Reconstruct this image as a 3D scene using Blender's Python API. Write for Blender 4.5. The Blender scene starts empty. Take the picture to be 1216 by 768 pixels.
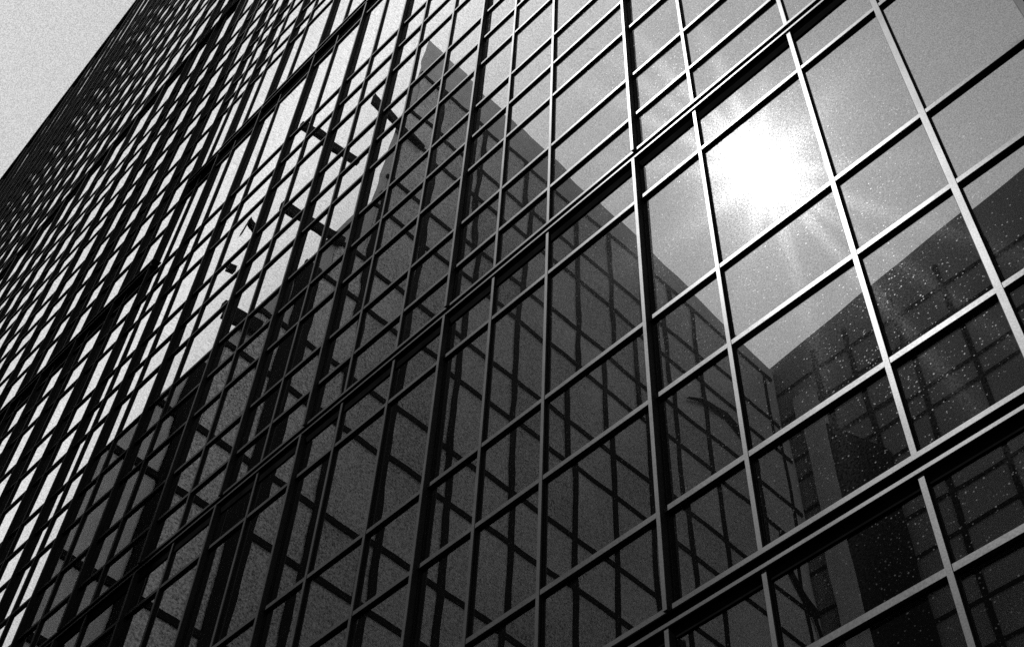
import bpy, math, random
from mathutils import Matrix, Vector

random.seed(11)
SC = bpy.context.scene
COL = SC.collection
S = 0.4                      # survey units -> metres
CAM_D = 8.8                  # camera stands this far in front of the glass
CAM_Z = 1.6


# ------------------------------------------------------------------ helpers
class MB:
    """Collects boxes and polygons and links them as ONE mesh object."""

    def __init__(self):
        self.v, self.f, self.m = [], [], []

    def face(self, pts, mat=0):
        i = len(self.v)
        self.v += [tuple(p) for p in pts]
        self.f.append(tuple(range(i, i + len(pts))))
        self.m.append(mat)

    def hexa(self, p, mat=0):
        """p: eight corners, 0-3 one end loop, 4-7 the other end loop."""
        i = len(self.v)
        self.v += [tuple(q) for q in p]
        for q in ((0, 1, 2, 3), (7, 6, 5, 4), (0, 4, 5, 1), (1, 5, 6, 2), (2, 6, 7, 3), (3, 7, 4, 0)):
            self.f.append(tuple(i + k for k in q))
            self.m.append(mat)

    def box(self, x0, x1, y0, y1, z0, z1, mat=0):
        self.hexa([(x0, y0, z0), (x1, y0, z0), (x1, y1, z0), (x0, y1, z0),
                   (x0, y0, z1), (x1, y0, z1), (x1, y1, z1), (x0, y1, z1)], mat)

    def rake(self, xa, za, xb, zb, y0, y1, lo, hi, mat=0):
        """beam along x from (xa,za) to (xb,zb), section y0..y1 by lo..hi."""
        self.hexa([(xa, y0, za + lo), (xa, y1, za + lo), (xa, y1, za + hi), (xa, y0, za + hi),
                   (xb, y0, zb + lo), (xb, y1, zb + lo), (xb, y1, zb + hi), (xb, y0, zb + hi)], mat)

    def prism(self, poly, off, mat=0):
        """polygon (list of 3-D points) swept along the vector off."""
        a = [Vector(p) for p in poly]
        b = [p + Vector(off) for p in a]
        self.face(a, mat)
        self.face(list(reversed(b)), mat)
        n = len(a)
        for k in range(n):
            self.face([a[k], b[k], b[(k + 1) % n], a[(k + 1) % n]], mat)

    def build(self, name, mats, parent=None):
        me = bpy.data.meshes.new(name)
        me.from_pydata(self.v, [], self.f)
        for m in (mats if isinstance(mats, (list, tuple)) else [mats]):
            me.materials.append(m)
        me.polygons.foreach_set("material_index", self.m)
        me.update()
        import bmesh
        bm = bmesh.new()
        bm.from_mesh(me)
        if not getattr(self, 'keep', False):
            bmesh.ops.recalc_face_normals(bm, faces=bm.faces)
        bm.to_mesh(me)
        bm.free()
        o = bpy.data.objects.new(name, me)
        COL.objects.link(o)
        if parent is not None:
            o.parent = parent
        return o


def thing(name, label, cat, loc=(0, 0, 0)):
    o = bpy.data.objects.new(name, None)
    COL.objects.link(o)
    o.location = loc
    o['label'] = label
    o['category'] = cat
    return o


def nodes(name):
    m = bpy.data.materials.new(name)
    m.use_nodes = True
    nt = m.node_tree
    nt.nodes.clear()
    out = nt.nodes.new('ShaderNodeOutputMaterial')
    return m, nt, out


def N(nt, kind, **kw):
    n = nt.nodes.new(kind)
    for k, v in kw.items():
        if k in n.inputs:
            n.inputs[k].default_value = v
        else:
            setattr(n, k, v)
    return n


def math_node(nt, op, a, b=None, clamp=False):
    n = nt.nodes.new('ShaderNodeMath')
    n.operation = op
    n.use_clamp = clamp
    for i, x in enumerate((a, b)):
        if x is None:
            continue
        if isinstance(x, (int, float)):
            n.inputs[i].default_value = x
        else:
            nt.links.new(x, n.inputs[i])
    return n.outputs[0]


def grey(v):
    return (v, v, v, 1)


# ---------------------------------------------------------------- materials
def mat_glass():
    """dark reflective coated glass: mirror film, imitated sun glare and rays, dried water spots."""
    m, nt, out = nodes('coated_glass')
    L = nt.links.new
    tc = N(nt, 'ShaderNodeTexCoord')
    # slight waviness of the panes
    nz = N(nt, 'ShaderNodeTexNoise', Scale=0.62, Detail=1.0, Roughness=0.4)
    L(tc.outputs['Object'], nz.inputs['Vector'])
    bump = N(nt, 'ShaderNodeBump', Strength=1.0, Distance=0.0017)
    L(nz.outputs['Fac'], bump.inputs['Height'])
    # the mirror coating reflects more and more towards grazing views
    lw = N(nt, 'ShaderNodeLayerWeight', Blend=0.5)
    t = math_node(nt, 'MULTIPLY', math_node(nt, 'SUBTRACT', lw.outputs['Facing'], 0.55), 4.0, True)
    fres = math_node(nt, 'ADD', math_node(nt, 'MULTIPLY', math_node(nt, 'POWER', t, 2.4), 0.75), 0.215)
    body = N(nt, 'ShaderNodeBsdfDiffuse', Color=grey(0.0015))
    film = N(nt, 'ShaderNodeBsdfGlossy', Color=grey(0.97), Roughness=0.0)
    L(bump.outputs['Normal'], film.inputs['Normal'])
    mix = N(nt, 'ShaderNodeMixShader')
    L(fres, mix.inputs[0])
    L(body.outputs[0], mix.inputs[1])
    L(film.outputs[0], mix.inputs[2])
    # added to imitate sun glare: scatters light a little way round the mirror direction
    glare_axis = N(nt, 'ShaderNodeCombineXYZ')  # tangent chosen so the imitated glare looks rounder
    glare_axis.inputs[0].default_value = -0.28
    glare_axis.inputs[2].default_value = 0.96
    d1 = N(nt, 'ShaderNodeBsdfAnisotropic', Color=grey(0.9), Roughness=0.17, Anisotropy=GLARE_ANISO)
    L(glare_axis.outputs[0], d1.inputs['Tangent'])
    d2 = N(nt, 'ShaderNodeBsdfAnisotropic', Color=grey(0.9), Roughness=0.25, Anisotropy=GLARE_ANISO)
    L(glare_axis.outputs[0], d2.inputs['Tangent'])
    fine = N(nt, 'ShaderNodeTexNoise', Scale=36.0, Detail=2.0, Roughness=0.7)
    L(tc.outputs['Object'], fine.inputs['Vector'])
    patch = N(nt, 'ShaderNodeTexNoise', Scale=0.45, Detail=3.0, Roughness=0.6)
    L(tc.outputs['Object'], patch.inputs['Vector'])
    fr = N(nt, 'ShaderNodeMapRange')
    fr.inputs['From Min'].default_value = 0.36
    fr.inputs['From Max'].default_value = 0.70
    fr.inputs['To Min'].default_value = 0.15
    fr.inputs['To Max'].default_value = 2.2
    L(fine.outputs['Fac'], fr.inputs['Value'])
    pr = N(nt, 'ShaderNodeMapRange')
    pr.inputs['From Min'].default_value = 0.35
    pr.inputs['From Max'].default_value = 0.68
    pr.inputs['To Min'].default_value = 0.35
    pr.inputs['To Max'].default_value = 1.7
    L(patch.outputs['Fac'], pr.inputs['Value'])
    glare_mask = math_node(nt, 'MULTIPLY', fr.outputs[0], pr.outputs[0])
    a1 = math_node(nt, 'MULTIPLY', fr.outputs[0], GLARE1, True)
    a2 = math_node(nt, 'MULTIPLY', glare_mask, GLARE2, True)
    m1 = N(nt, 'ShaderNodeMixShader')
    L(a1, m1.inputs[0]); L(mix.outputs[0], m1.inputs[1]); L(d1.outputs[0], m1.inputs[2])
    m2 = N(nt, 'ShaderNodeMixShader')
    L(a2, m2.inputs[0]); L(m1.outputs[0], m2.inputs[1]); L(d2.outputs[0], m2.inputs[2])
    # added anisotropic lobes imitate lens starburst rays around the sun's image
    head = m2.outputs[0]
    for ang, rough, wgt in ((8, 0.102, 0.00009), (33, 0.088, 0.00007), (57, 0.106, 0.00009), (81, 0.092, 0.00008),
                            (104, 0.106, 0.00009), (128, 0.088, 0.00007), (151, 0.10, 0.00009)):
        tv = N(nt, 'ShaderNodeCombineXYZ')
        tv.inputs[0].default_value = math.cos(math.radians(ang))
        tv.inputs[2].default_value = math.sin(math.radians(ang))
        sg = N(nt, 'ShaderNodeBsdfAnisotropic', Color=grey(0.9), Roughness=rough, Anisotropy=0.77)
        L(tv.outputs[0], sg.inputs['Tangent'])
        ms = N(nt, 'ShaderNodeMixShader')
        L(math_node(nt, 'MULTIPLY', fr.outputs[0], wgt * 1.0), ms.inputs[0])
        L(head, ms.inputs[1]); L(sg.outputs[0], ms.inputs[2])
        head = ms.outputs[0]
    # dried water spots, thicker in some patches than in others
    cur = head
    for sc_, r0, thr, weight in ((30.0, 0.34, 0.54, 0.015), (14.0, 0.17, 0.58, 0.016)):
        vo = N(nt, 'ShaderNodeTexVoronoi', Scale=sc_)
        L(tc.outputs['Object'], vo.inputs['Vector'])
        wn = N(nt, 'ShaderNodeTexWhiteNoise')
        L(vo.outputs['Color'], wn.inputs['Vector'])
        rad = math_node(nt, 'MULTIPLY', wn.outputs['Value'], r0)
        inside = math_node(nt, 'LESS_THAN', vo.outputs['Distance'], rad)
        dens = N(nt, 'ShaderNodeMapRange')
        dens.inputs['From Min'].default_value = thr - 0.12
        dens.inputs['From Max'].default_value = thr + 0.12
        L(patch.outputs['Fac'], dens.inputs['Value'])
        sel = N(nt, 'ShaderNodeSeparateColor')
        L(vo.outputs['Color'], sel.inputs[0])
        dd = math_node(nt, 'ADD', math_node(nt, 'MULTIPLY', dens.outputs[0], 0.85), 0.06)
        keep = math_node(nt, 'LESS_THAN', sel.outputs[1], dd)
        k = math_node(nt, 'MULTIPLY', math_node(nt, 'MULTIPLY', inside, keep), math_node(nt, 'MULTIPLY', sel.outputs[0], weight))
        spot = N(nt, 'ShaderNodeBsdfGlossy', Color=grey(0.85), Roughness=0.30)
        mm = N(nt, 'ShaderNodeMixShader')
        L(k, mm.inputs[0]); L(cur, mm.inputs[1]); L(spot.outputs[0], mm.inputs[2])
        cur = mm.outputs[0]
    L(cur, out.inputs['Surface'])
    return m


def mat_principled(name, base, rough, metallic=0.0, spec=0.5, vary=0.25, scale=6.0, bump=0.0, grain=0.0, gscale=40.0):
    m, nt, out = nodes(name)
    L = nt.links.new
    p = N(nt, 'ShaderNodeBsdfPrincipled', Metallic=metallic)
    p.inputs['Specular IOR Level'].default_value = spec
    tc = N(nt, 'ShaderNodeTexCoord')
    nz = N(nt, 'ShaderNodeTexNoise', Scale=scale, Detail=5.0, Roughness=0.65)
    L(tc.outputs['Object'], nz.inputs['Vector'])
    r = N(nt, 'ShaderNodeMapRange')
    r.inputs['From Min'].default_value = 0.3
    r.inputs['From Max'].default_value = 0.7
    r.inputs['To Min'].default_value = base * (1 - vary)
    r.inputs['To Max'].default_value = base * (1 + vary)
    L(nz.outputs['Fac'], r.inputs['Value'])
    v = r.outputs[0]
    if grain:
        g = N(nt, 'ShaderNodeTexNoise', Scale=gscale, Detail=1.0)
        L(tc.outputs['Object'], g.inputs['Vector'])
        gr = N(nt, 'ShaderNodeMapRange')
        gr.inputs['From Min'].default_value = 0.3
        gr.inputs['From Max'].default_value = 0.7
        gr.inputs['To Min'].default_value = 1 - grain
        gr.inputs['To Max'].default_value = 1 + grain
        L(g.outputs['Fac'], gr.inputs['Value'])
        v = math_node(nt, 'MULTIPLY', v, gr.outputs[0])
    c = N(nt, 'ShaderNodeCombineColor')
    for i in range(3):
        L(v, c.inputs[i])
    L(c.outputs[0], p.inputs['Base Color'])
    rr = N(nt, 'ShaderNodeMapRange')
    rr.inputs['From Min'].default_value = 0.3
    rr.inputs['From Max'].default_value = 0.7
    rr.inputs['To Min'].default_value = max(0.02, rough - 0.05)
    rr.inputs['To Max'].default_value = min(1.0, rough + 0.05)
    L(nz.outputs['Fac'], rr.inputs['Value'])
    L(rr.outputs[0], p.inputs['Roughness'])
    if bump:
        b = N(nt, 'ShaderNodeBump', Strength=1.0, Distance=bump)
        L(nz.outputs['Fac'], b.inputs['Height'])
        L(b.outputs['Normal'], p.inputs['Normal'])
    L(p.outputs[0], out.inputs['Surface'])
    return m


def mat_office_glass(name, base, mirror, rough, spread):
    """window glass of the buildings opposite: blinds behind, a share of sky mirrored in front."""
    m, nt, out = nodes(name)
    L = nt.links.new
    tc = N(nt, 'ShaderNodeTexCoord')
    geo = N(nt, 'ShaderNodeNewGeometry')
    oi = N(nt, 'ShaderNodeObjectInfo')
    gr = N(nt, 'ShaderNodeTexNoise', Scale=9.0, Detail=1.0)
    L(tc.outputs['Object'], gr.inputs['Vector'])
    big = N(nt, 'ShaderNodeTexNoise', Scale=0.09, Detail=2.0)
    L(tc.outputs['Object'], big.inputs['Vector'])
    k = math_node(nt, 'ADD', math_node(nt, 'MULTIPLY', math_node(nt, 'SUBTRACT', gr.outputs['Fac'], 0.36), 2.6),
                  math_node(nt, 'MULTIPLY', big.outputs['Fac'], 0.8))
    k = math_node(nt, 'ADD', math_node(nt, 'MULTIPLY', oi.outputs['Random'], spread), k)
    dc = N(nt, 'ShaderNodeCombineColor')
    for i in range(3):
        L(math_node(nt, 'MULTIPLY', k, base), dc.inputs[i])
    dif = N(nt, 'ShaderNodeBsdfDiffuse')
    L(dc.outputs[0], dif.inputs['Color'])
    gl = N(nt, 'ShaderNodeBsdfGlossy', Color=grey(0.95), Roughness=rough)
    mx = N(nt, 'ShaderNodeMixShader')
    L(math_node(nt, 'MULTIPLY', k, mirror), mx.inputs[0])
    L(dif.outputs[0], mx.inputs[1])
    L(gl.outputs[0], mx.inputs[2])
    L(mx.outputs[0], out.inputs['Surface'])
    return m


def mat_cap():
    """satin black-grey anodised face: mostly a broad soft sheen."""
    m, nt, out = nodes('satin_anodised_face')
    L = nt.links.new
    tc = N(nt, 'ShaderNodeTexCoord')
    nz = N(nt, 'ShaderNodeTexNoise', Scale=48.0, Detail=3.0, Roughness=0.7)
    L(tc.outputs['Object'], nz.inputs['Vector'])
    big = N(nt, 'ShaderNodeTexNoise', Scale=1.3, Detail=3.0)
    L(tc.outputs['Object'], big.inputs['Vector'])
    k = math_node(nt, 'ADD', math_node(nt, 'MULTIPLY', nz.outputs['Fac'], 0.9), math_node(nt, 'MULTIPLY', big.outputs['Fac'], 0.5))
    dif = N(nt, 'ShaderNodeBsdfDiffuse')
    dc = N(nt, 'ShaderNodeCombineColor')
    for i in range(3):
        L(math_node(nt, 'MULTIPLY', k, 0.035), dc.inputs[i])
    L(dc.outputs[0], dif.inputs['Color'])
    gl = N(nt, 'ShaderNodeBsdfGlossy', Color=grey(0.9), Roughness=0.33)
    mx = N(nt, 'ShaderNodeMixShader')
    L(math_node(nt, 'MULTIPLY', k, 0.046), mx.inputs[0])
    L(dif.outputs[0], mx.inputs[1])
    L(gl.outputs[0], mx.inputs[2])
    L(mx.outputs[0], out.inputs['Surface'])
    return m


GLARE_ANISO = 0.29
GLARE1 = 0.0009  # weight of the added inner glare lobe
GLARE2 = 0.00045  # weight of the added outer glare lobe
M_GLASS = mat_glass()
M_CAP = mat_cap()
M_DARK = mat_principled('black_anodised_frame', 0.005, 0.6, spec=0.06, vary=0.4, scale=3.0)
M_SPANDREL_SHADE = mat_principled('black_spandrel_and_shade', 0.004, 1.0, spec=0.0, vary=0.4, scale=2.0)
M_CORE = mat_principled('dark_concrete_core', 0.08, 0.85, spec=0.2)
M_PANE_A = mat_office_glass('office_glazing', 0.66, 0.11, 0.24, 0.24)
M_PANE_B = mat_office_glass('dark_office_glazing', 0.26, 0.10, 0.30, 0.35)
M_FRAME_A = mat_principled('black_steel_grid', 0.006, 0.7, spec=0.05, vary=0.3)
M_STONE = mat_principled('grey_parapet_stone', 0.62, 0.8, spec=0.2, vary=0.15, scale=0.6, grain=0.3, gscale=12.0)
M_GROUND = mat_principled('grey_paving', 0.06, 0.9, spec=0.3, vary=0.3, scale=0.8)

# ------------------------------------------------------------ ground and sky
g = MB()
g.face([(-3000, -3000, 0), (3000, -3000, 0), (3000, 3000, 0), (-3000, 3000, 0)])
ground = g.build('ground', M_GROUND)
ground['kind'] = 'structure'

# --------------------------------------------------------------- glass tower
# mullion positions (survey units along the facade) and whether each is a deep one
U_BREAK = -74.3
mull = [(16.0, 0), (12.6, 1), (9.3, 0), (5.9, 0), (1.6, 1), (-2.196, 0), (-6.255, 0), (-9.722, 0), (-14.548, 0),
        (-17.878, 1), (-22.888, 0), (-26.257, 0), (-29.54, 1), (-32.95, 0), (-36.71, 0), (-39.95, 1), (-43.3, 0),
        (-46.9, 1), (-50.5, 0), (-54.2, 1), (-58.75, 0), (-62.2, 1), (-65.6, 0), (-68.9, 1), (-71.4, 0)]
u = -74.5
k = 0
while u > -238:
    if u > -100 or k % 2 == 0:
        mull.append((round(u + random.uniform(-0.3, 0.3), 3), 1 if k % 2 == 0 else 0))
    u -= 3.25 if k % 2 == 0 else 2.75
    k += 1
U_END = mull[-1][0]
U_START = mull[0][0]


def roof(u):
    """parapet line of the tower: level, then raking down towards its far end."""
    return min(400.0, 303.46 + 1.385 * (u + 203.3))


def fan(v, u):
    """floor lines of the far wing tilt with the raking parapet above (v is given at U_BREAK)."""
    t = (U_BREAK - u) / (U_BREAK + 218.0)
    keys = [(0, 0), (98, 98), (102, 105), (186, 159), (481, 283)]
    for (a, fa), (b, fb) in zip(keys, keys[1:]):
        if v <= b:
            far = fa + (fb - fa) * (v - a) / (b - a)
            break
    else:
        far = fb
    return v + (far - v) * t


def X(u, depth=0.0):
    return u * S * (CAM_D - depth) / CAM_D


def Zv(v, depth=0.0):
    return CAM_Z + (v - CAM_Z) * S * (CAM_D - depth) / CAM_D


LOW = [6.0, 10.2, 14.0, 18.6, 22.637, 30.051, 35.206, 39.433, 47.464, 54.362, 58.15, 63.27, 66.96, 70.51, 75.94,
       79.70, 83.64, 89.79, 93.83, 97.94]
RIGHT = [110.88]
v = 127.6
pat = [3.6, 4.4, 5.6, 3.9, 4.0, 5.4]
k = 0
while v < 392:
    RIGHT.append(round(v, 2)); v += pat[k % 6]; k += 1
LEFT = [107.5, 112.0]
v = 117.8
while v < 170:
    LEFT.append(round(v, 2)); v += [4.6, 5.2, 7.4][k % 3]; k += 1
LEFT += [192.0, 203.0]
v = 211.0
while v < 476:
    LEFT.append(round(v, 2)); v += random.choice((8.0, 9.5, 11.5))
BANDS = [(26.453, 'all'), (51.481, 'all'), (115.6, 'right'), (102.0, 'left'), (186.0, 'left'), (182.0, 'right'),
         (3.0, 'all')]

tower = thing('glass_tower', 'dark mirror glass office tower filling the picture, with a grid of bright metal mullions',
              'tower', (X(-40), 0, 0))
OX = tower.location.x


class T(MB):
    """mesh builder whose input is in world x; the tower's own origin is taken off."""

    def build(self, name, mats, parent=None):
        if parent is not None and parent is not False:
            self.v = [(a - OX, b, c) for a, b, c in self.v]
        return MB.build(self, name, mats, parent)


def height_at(u):
    return Zv(roof(u)) if u > -150 else Zv(max(20.0, roof(u)))


# mullions: a black T-shaped body with a bright face cap on its front; both stop short at the floor bands
BAND_GAP = {26.453: 0.21, 51.481: 0.21}
for (u, deep) in mull:
    d = (0.142 if u > -100 else 0.128) if deep else 0.062
    w = (0.058 if u < -12 else 0.066 if u < -8 else 0.082) / 2
    if u < -100:
        w = 0.05
    xc = X(u, d)
    top = height_at(u) - 0.15
    b = T()
    c = T()
    cuts = [0.0]
    for q in (26.453, 51.481):
        s_ = 0.1 if deep else 0.0
        cuts += [Zv(q, 0.08) - BAND_GAP[q] - 0.05 - s_, Zv(q, 0.08) + 0.002 - s_]
    cuts.append(top)
    segs = [(cuts[i], cuts[i + 1]) for i in range(0, len(cuts), 2)]
    for z0, z1 in segs:
        b.box(xc - w * 0.92, xc + w * 0.92, -d + 0.0125, -d + 0.034, z0, z1)
        b.box(xc - w * 0.70, xc + w * 0.70, -d + 0.033, -0.012, z0 + 0.003, z1 - 0.01)
        c.box(xc - w, xc + w, -d, -d + 0.012, z0 - 0.001, z1 - 0.005)
    b.box(xc - w * 1.5, xc + w * 1.5, -0.013, 0.03, 0.0, top - 0.02)
    body = b.build('mullion', M_DARK, tower)
    c.build('face_cap', M_CAP, body)

# transoms
TD = 0.043


def spans(v, side):
    """x/z end points of a floor line: level to the break, then tilting with the far wing."""
    out = []
    if side in ('all', 'right'):
        out.append((U_START, v, U_BREAK + (0.0 if side == 'all' else 0.2), v))
    if side in ('all', 'left'):
        ue = U_END
        ve = fan(v, ue)
        va = fan(v, U_BREAK)
        # stop where the line meets the raking parapet
        for q in range(400):
            uu = U_BREAK + (U_END - U_BREAK) * q / 399
            if fan(v, uu) > roof(uu) - 2.5:
                uu = U_BREAK + (U_END - U_BREAK) * max(0, q - 1) / 399
                ue, ve = uu, fan(v, uu)
                break
        if U_BREAK - ue > 3:
            out.append((U_BREAK, va, ue, ve))
    return out


def put_transom(body, cap, v, side):
    TD = 0.064 if (side == 'left' and v > 186) else (0.055 if side == 'left' else 0.053)
    for (ua, va, ub, vb) in spans(v, side):
        xa, za, xb, zb = X(ua, TD), Zv(va, TD), X(ub, TD), Zv(vb, TD)
        h = 0.075 if (side == 'left' and v > 186) else 0.043
        body.rake(xa, za, xb, zb, -TD + 0.012, 0.028, -h + 0.003, h - 0.003)
        cap.rake(xa, za, xb, zb, -TD, -TD + 0.011, -h, h)


far_body, far_cap = T(), T()
n_tr = 0
for v, side in [(q, 'all') for q in LOW] + [(q, 'right') for q in RIGHT] + [(q, 'left') for q in LEFT]:
    if (side == 'right' and v > 175) or n_tr >= 98:
        put_transom(far_body, far_cap, v, side)
        continue
    b, c = T(), T()
    put_transom(b, c, v, side)
    if not b.v:
        continue
    body = b.build('transom', M_DARK, tower)
    c.build('face_cap', M_CAP, body)
    n_tr += 1
fb = far_body.build('distant_transoms', M_DARK, tower)
fb['kind'] = 'stuff'
far_cap.build('face_cap', M_CAP, fb)

# floor bands: two projecting fins with a black recess between them
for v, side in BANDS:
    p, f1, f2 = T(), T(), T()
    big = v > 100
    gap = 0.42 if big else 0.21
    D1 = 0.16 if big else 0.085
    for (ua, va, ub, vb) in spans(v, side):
        xa, za, xb, zb = X(ua, D1), Zv(va, D1), X(ub, D1), Zv(vb, D1)
        p.rake(xa, za, xb, zb, -D1 + 0.045, 0.029, -gap - 0.02, -0.03)
        p.rake(xa, za, xb, zb, -0.022, 0.027, -gap - (0.6 if big else 0.36 if v > 40 else 0.2), -gap - 0.064)  # black strip standing in for the recess shadow below the lower fin
        f1.rake(xa, za, xb, zb, -D1, -D1 + 0.044, -0.07, 0.0)
        f2.rake(xa, za, xb, zb, -D1, -D1 + 0.044, -gap - 0.05, -gap)
        p.rake(xa, za, xb, zb, -D1 + 0.004, 0.026, -gap - 0.062, -gap - 0.052)
        p.rake(xa, za, xb, zb, -D1 + 0.004, -D1 + 0.046, -0.085, -0.072)
    body = p.build('floor_band', M_SPANDREL_SHADE, tower)
    f1.build('fin', M_CAP, body)
    f2.build('fin', M_CAP, body)

# parapet along the raking roof line
p = T()
us = [U_START, -133.0, U_END - 0.5]
for a, b_ in zip(us, us[1:]):
    p.rake(X(a), Zv(roof(a)), X(b_), Zv(roof(b_)), -0.24, 0.6, -0.9, 0.05)
p.build('parapet', M_SPANDREL_SHADE, tower)

# the mass of the building behind the glass
p = T()
pts = [(X(U_START), 0), (X(U_START), Zv(roof(U_START)) - 0.3), (X(-133.0), Zv(roof(-133.0)) - 0.3),
       (X(U_END), Zv(roof(U_END)) - 0.3), (X(U_END), 0)]
p.prism([(x, 0.06, z) for x, z in pts], (6, 22, 0))
p.build('core', M_CORE, tower)

# glazing: every pane sits very slightly out of true, so reflections break from pane to pane
gl_rows_right = sorted([0.0] + LOW + RIGHT + [q for q, s in BANDS if s in ('all', 'right')] + [398.0])
gl_rows_left = sorted([0.0] + LOW + LEFT + [q for q, s in BANDS if s in ('all', 'left')] + [480.0])
cand = []
RX = Vector((0.69797467, 0.55799425, 0.44885831))
RY = Vector((0.71521655, -0.57468283, -0.39774984))
RZ = Vector((0.03600903, 0.59865021, -0.80020078))


def project(x, y, z):
    d = Vector((x, y + CAM_D, z - CAM_Z))
    cx = RX.x * d.x + RY.x * d.y + RZ.x * d.z
    cy = RX.y * d.x + RY.y * d.y + RZ.y * d.z
    cz = RX.z * d.x + RY.z * d.y + RZ.z * d.z
    if cz >= -0.1:
        return None
    return 608 + 1600 * cx / -cz, 384 - 1600 * cy / -cz


panes = []
mu = [q[0] for q in mull]
for ua, ub in zip(mu, mu[1:]):
    left = ub < U_BREAK - 0.3
    rows = gl_rows_left if left else gl_rows_right
    for va, vb in zip(rows, rows[1:]):
        q = []
        for uu, vv in ((ua, va), (ub, va), (ub, vb), (ua, vb)):
            if left:
                vv = fan(vv, uu)
            q.append((X(uu), min(Zv(vv), Zv(roof(uu)) - 0.4)))
        if q[3][1] - q[0][1] < 0.05 or q[2][1] - q[1][1] < 0.05:
            continue
        xc = sum(a for a, _ in q) / 4
        zc = sum(b_ for _, b_ in q) / 4
        ta, tb = random.gauss(0, 0.0020), random.gauss(0, 0.0020)
        quad = [(a, ta * (a - xc) + tb * (c - zc), c) for a, c in q]
        pr = [project(*w) for w in quad]
        area = 0.0
        if all(pr):
            pr = [(min(max(a, 0), 1216), min(max(c, 0), 768)) for a, c in pr]
            area = abs(sum(pr[i][0] * pr[(i + 1) % 4][1] - pr[(i + 1) % 4][0] * pr[i][1] for i in range(4))) / 2
        panes.append((area, quad))
panes.sort(key=lambda t: -t[0])
rest = T()
for i, (area, quad) in enumerate(panes):
    mb = T() if i < 99 else rest
    mb.keep = True
    mb.face(list(reversed(quad)))
    if i < 99:
        mb.build('window_pane', M_GLASS, tower)
r = rest.build('distant_glazing', M_GLASS, tower)
r['kind'] = 'stuff'

# ----------------------------------------------- the buildings across the court
# They stand behind the camera and are seen as reflections in the glass.
K = 2.0                     # survey (60 m) -> metres


def ry(y):                  # mirrored depth -> real y
    return -((y + CAM_D) * K - CAM_D)


def rz(z):
    return CAM_Z + (z - CAM_Z) * K


XA = -24.69 * K
YB = ry(32.76)

office = thing('office_building', 'grey gridded office block with raking end, mirrored in the middle of the glass',
               'building', (XA, ry(18), 0))


class O(MB):
    def __init__(self, root):
        MB.__init__(self)
        self.root = root

    def build(self, name, mats, parent=None):
        l = self.root.location
        self.v = [(a - l.x, b - l.y, c - l.z) for a, b, c in self.v]
        return MB.build(self, name, mats, parent)


def near_edge(z):
    """mirrored depth of the block's near end at survey height z."""
    pts = [(0, -0.78), (26.7, -0.78), (46.0, 5.45), (47.5, 5.75), (62.6, 6.55)]
    for (a, ya), (b, yb) in zip(pts, pts[1:]):
        if z <= b:
            return ya + (yb - ya) * (z - a) / (b - a)
    return pts[-1][1]


def roofA(y):
    return 62.5 - 0.105 * (y - 6.5)


outline = [(-0.78, 1.0), (-0.78, 26.7), (5.45, 46.0), (6.5, 62.45), (32.6, 59.8), (32.6, 1.0)]
b = O(office)
poly = [(XA, ry(y), rz(z) if z > 1.2 else 0.0) for y, z in outline]
b.prism(poly, (-24.0, -27.0, 0.0))
b.build('wall', M_STONE, office)

vert = [1.2, 3.7, 5.9, 8.05, 10.72, 13.42, 16.62, 18.85, 21.15, 23.2, 25.55, 28.95, 31.6]
hor = []
for kk in range(-5, 5):
    hor += [33.5 + 6.3 * kk, 35.95 + 6.3 * kk]
hor = [h for h in hor if 2 < h < 59]
# windows (blinds down behind the glass), one part each, the lowest storeys as one
low = O(office)
n_win = 0
edges_v = vert
for ya, yb in zip(edges_v, edges_v[1:]):
    hs = sorted(hor)
    for za, zb in zip(hs, hs[1:]):
        n0 = near_edge(zb)
        if yb < n0 + 0.3:
            continue
        y0 = max(ya, n0 + 0.15)
        quad = [(y0, za), (yb, za), (yb, zb), (y0, zb)]
        tgt = O(office) if (za > 24 and n_win < 98) else low
        tgt.box(XA - 0.02, XA + 0.06, ry(yb) + 0.05, ry(y0) - 0.05, rz(za) + 0.05, rz(zb) - 0.05)
        if tgt is not low:
            tgt.build('window', M_PANE_A, office)
            n_win += 1
lw = low.build('lower_windows', M_PANE_A, office)
lw['kind'] = 'stuff'
for y in vert:
    z1 = 58.7
    while near_edge(z1) > y - 0.2 and z1 > 3:
        z1 -= 0.25
    w = {3.7: 0.75, 28.95: 0.42, 31.6: 0.16, 1.2: 0.6}.get(y, 0.24)
    m = O(office)
    m.box(XA - 0.03, XA + 0.22, ry(y) - w * K / 2, ry(y) + w * K / 2, 0.0, rz(z1))
    m.build('grid_post', M_FRAME_A, office)
for z in hor:
    m = O(office)
    y0 = near_edge(z) + 0.02
    h = 0.22
    m.box(XA - 0.03, XA + 0.20, ry(32.3), ry(y0), rz(z) - h * K / 2, rz(z) + h * K / 2)
    m.build('grid_beam', M_FRAME_A, office)
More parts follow.
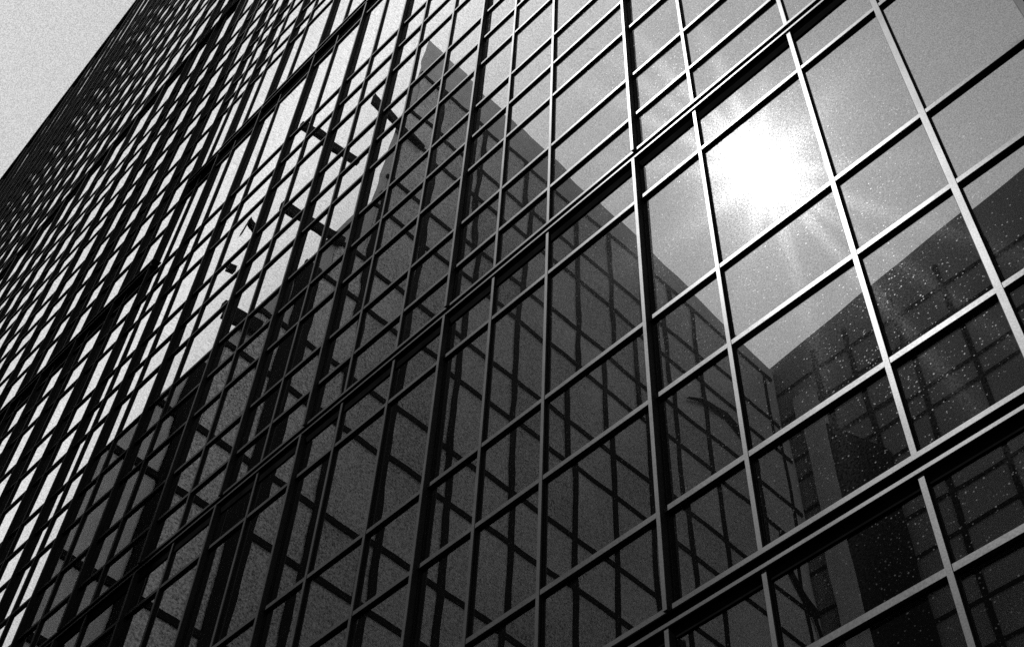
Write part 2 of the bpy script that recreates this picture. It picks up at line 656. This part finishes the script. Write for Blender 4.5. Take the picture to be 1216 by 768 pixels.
# beams that reach out past the raking end, and two thin arms
for (y0, z0, y1, z1, h0, h1) in ((1.5, 47.0, 4.3, 47.6, 0.5, 0.42), (1.95, 41.55, 4.6, 42.1, 0.5, 0.45),
                                 (1.0, 34.6, 2.4, 34.9, 0.7, 0.6), (4.4, 53.0, 7.2, 52.25, 0.75, 0.12),
                                 (0.74, 38.5, 0.84, 39.45, 0.25, 0.25), (0.84, 39.42, 1.3, 39.05, 0.28, 0.2),
                                 (0.7, 36.6, 1.0, 36.7, 0.3, 0.3)):
    m = O(office)
    m.hexa([(XA + 0.23, ry(y0), rz(z0 - h0 / 2)), (XA + 0.6, ry(y0), rz(z0 - h0 / 2)),
            (XA + 0.6, ry(y0), rz(z0 + h0 / 2)), (XA + 0.23, ry(y0), rz(z0 + h0 / 2)),
            (XA + 0.23, ry(y1), rz(z1 - h1 / 2)), (XA + 0.6, ry(y1), rz(z1 - h1 / 2)),
            (XA + 0.6, ry(y1), rz(z1 + h1 / 2)), (XA + 0.23, ry(y1), rz(z1 + h1 / 2))])
    m.build('outrigger_beam', M_FRAME_A, office)

for path in (((24.1, 49.9, 0.03), (25.4, 50.75, 0.22), (27.0, 51.0, 0.42), (28.3, 50.3, 0.6), (29.0, 49.3, 0.75)),
             ((29.9, 45.6, 0.25), (30.7, 43.9, 0.45), (31.6, 42.7, 0.55), (32.3, 42.3, 0.3)),
             ((31.0, 43.5, 0.1), (31.9, 42.2, 0.5), (32.3, 40.4, 0.4))):
    m = O(office)  # added dark shapes imitating reflections bent by the wavy panes
    for (ya, za, ha), (yb, zb, hb_) in zip(path, path[1:]):
        m.hexa([(XA + 0.24, ry(ya), rz(za - ha / 2)), (XA + 0.5, ry(ya), rz(za - ha / 2)),
                (XA + 0.5, ry(ya), rz(za + ha / 2)), (XA + 0.24, ry(ya), rz(za + ha / 2)),
                (XA + 0.24, ry(yb), rz(zb - hb_ / 2)), (XA + 0.5, ry(yb), rz(zb - hb_ / 2)),
                (XA + 0.5, ry(yb), rz(zb + hb_ / 2)), (XA + 0.24, ry(yb), rz(zb + hb_ / 2))])
    m.build('warped_reflection_shape', M_FRAME_A, office)

# second block: its front runs parallel to the glass tower
block = thing('dark_panelled_building', 'dark panelled block with square grid lines, mirrored at the right of the glass',
              'building', (0, YB, 0))
XB0, XB1 = -26.5 * K, 30 * K


def zroofB(x):
    return rz(60.4 + (x / K + 24.69) * 0.135)


b = O(block)
b.prism([(XB0, YB, 0), (XB1, YB, 0), (XB1, YB, zroofB(XB1)), (XB0, YB, zroofB(XB0))], (0, -30, 0))
b.build('wall', M_PANE_B, block)
vb = [-22.0, -19.95, -17.2, -14.35, -11.5, -8.6, -5.7, -2.8, 0.1, 3.0, 6.0, 9.0, 12.0, 15.0, 18.0, 21.0, 24.0, 27.0]
hb = []
for kk in range(-7, 1):
    hb += [57.75 + 6.35 * kk, 55.5 + 6.35 * kk, 52.9 + 6.35 * kk]
hb = [h for h in hb if h > 3]
for x in vb:
    m = O(block)
    m.box((x - 0.13) * K, (x + 0.13) * K, YB - 0.02, YB + 0.2, 0, rz(59.4))
    m.build('grid_post', M_FRAME_A, block)
for z in hb:
    m = O(block)
    m.box(XB0, XB1, YB - 0.02, YB + 0.18, rz(z) - 0.16, rz(z) + 0.16)
    m.build('grid_beam', M_FRAME_A, block)
# pale corner pier, and a black block added in place of shadow beside it
m = O(block)
m.box(-23.55 * K, -22.3 * K, YB + 0.01, YB + 0.9, 0, rz(56.2))
m.build('corner_pier', M_STONE, block)
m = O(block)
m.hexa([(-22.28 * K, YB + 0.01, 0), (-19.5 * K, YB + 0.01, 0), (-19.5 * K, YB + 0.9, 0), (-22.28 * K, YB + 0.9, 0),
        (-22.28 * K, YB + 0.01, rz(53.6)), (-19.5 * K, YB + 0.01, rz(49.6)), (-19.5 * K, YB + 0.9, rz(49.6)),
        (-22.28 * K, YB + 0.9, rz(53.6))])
m.build('shadow_block', M_FRAME_A, block)

# ------------------------------------------------------------------- lighting
SUN = Vector((-0.24925, -0.45373, 0.85557)).normalized()
sun = bpy.data.lights.new('sun', 'SUN')
sun.energy = 3.0
sun.angle = math.radians(0.53)
sun.color = (1, 1, 1)
so = bpy.data.objects.new('sun', sun)
COL.objects.link(so)
so.rotation_euler = SUN.to_track_quat('Z', 'Y').to_euler()

w = bpy.data.worlds.new("World")
SC.world = w
w.use_nodes = True
nt = w.node_tree
nt.nodes.clear()
out = nt.nodes.new('ShaderNodeOutputWorld')
bg = nt.nodes.new('ShaderNodeBackground')
sky = nt.nodes.new('ShaderNodeTexSky')
sky.sky_type = 'NISHITA'
sky.sun_disc = False
sky.sun_elevation = math.asin(SUN.z)
sky.sun_rotation = math.atan2(SUN.x, SUN.y)
sky.air_density = 1.0
sky.dust_density = 0.3
sky.ozone_density = 1.0
bw = nt.nodes.new('ShaderNodeRGBToBW')
nt.links.new(sky.outputs[0], bw.inputs[0])
tc = nt.nodes.new('ShaderNodeTexCoord')
gn = N(nt, 'ShaderNodeTexNoise', Scale=1400.0, Detail=0.0)
nt.links.new(tc.outputs['Generated'], gn.inputs['Vector'])
mr = N(nt, 'ShaderNodeMapRange')
mr.inputs['From Min'].default_value = 0.25
mr.inputs['From Max'].default_value = 0.75
mr.inputs['To Min'].default_value = 0.75
mr.inputs['To Max'].default_value = 1.25
nt.links.new(gn.outputs['Fac'], mr.inputs['Value'])
mul = math_node(nt, 'MULTIPLY', bw.outputs[0], mr.outputs[0])
nt.links.new(mul, bg.inputs['Color'])
bg.inputs['Strength'].default_value = 0.14
nt.links.new(bg.outputs[0], out.inputs[0])

# --------------------------------------------------------------------- camera
cam = bpy.data.cameras.new('camera')
co = bpy.data.objects.new('camera', cam)
COL.objects.link(co)
M = Matrix((RX, RY, RZ)).to_4x4()
M.translation = Vector((0, -CAM_D, CAM_Z))
co.matrix_world = M
cam.sensor_width = 36.0
cam.lens = 36.0 * 1600 / 1216
cam.clip_end = 6000
cam.clip_start = 0.05
SC.camera = co

SC.view_settings.view_transform = 'Standard'
SC.view_settings.look = 'None'
SC.view_settings.exposure = 1.15
SC.view_settings.gamma = 1.0
SC.view_settings.use_curve_mapping = False
SC.cycles.use_denoising = False
SC.cycles.caustics_reflective = False
SC.cycles.caustics_refractive = False
SC.cycles.max_bounces = 8
SC.cycles.glossy_bounces = 5
SC.cycles.sample_clamp_indirect = 4.0
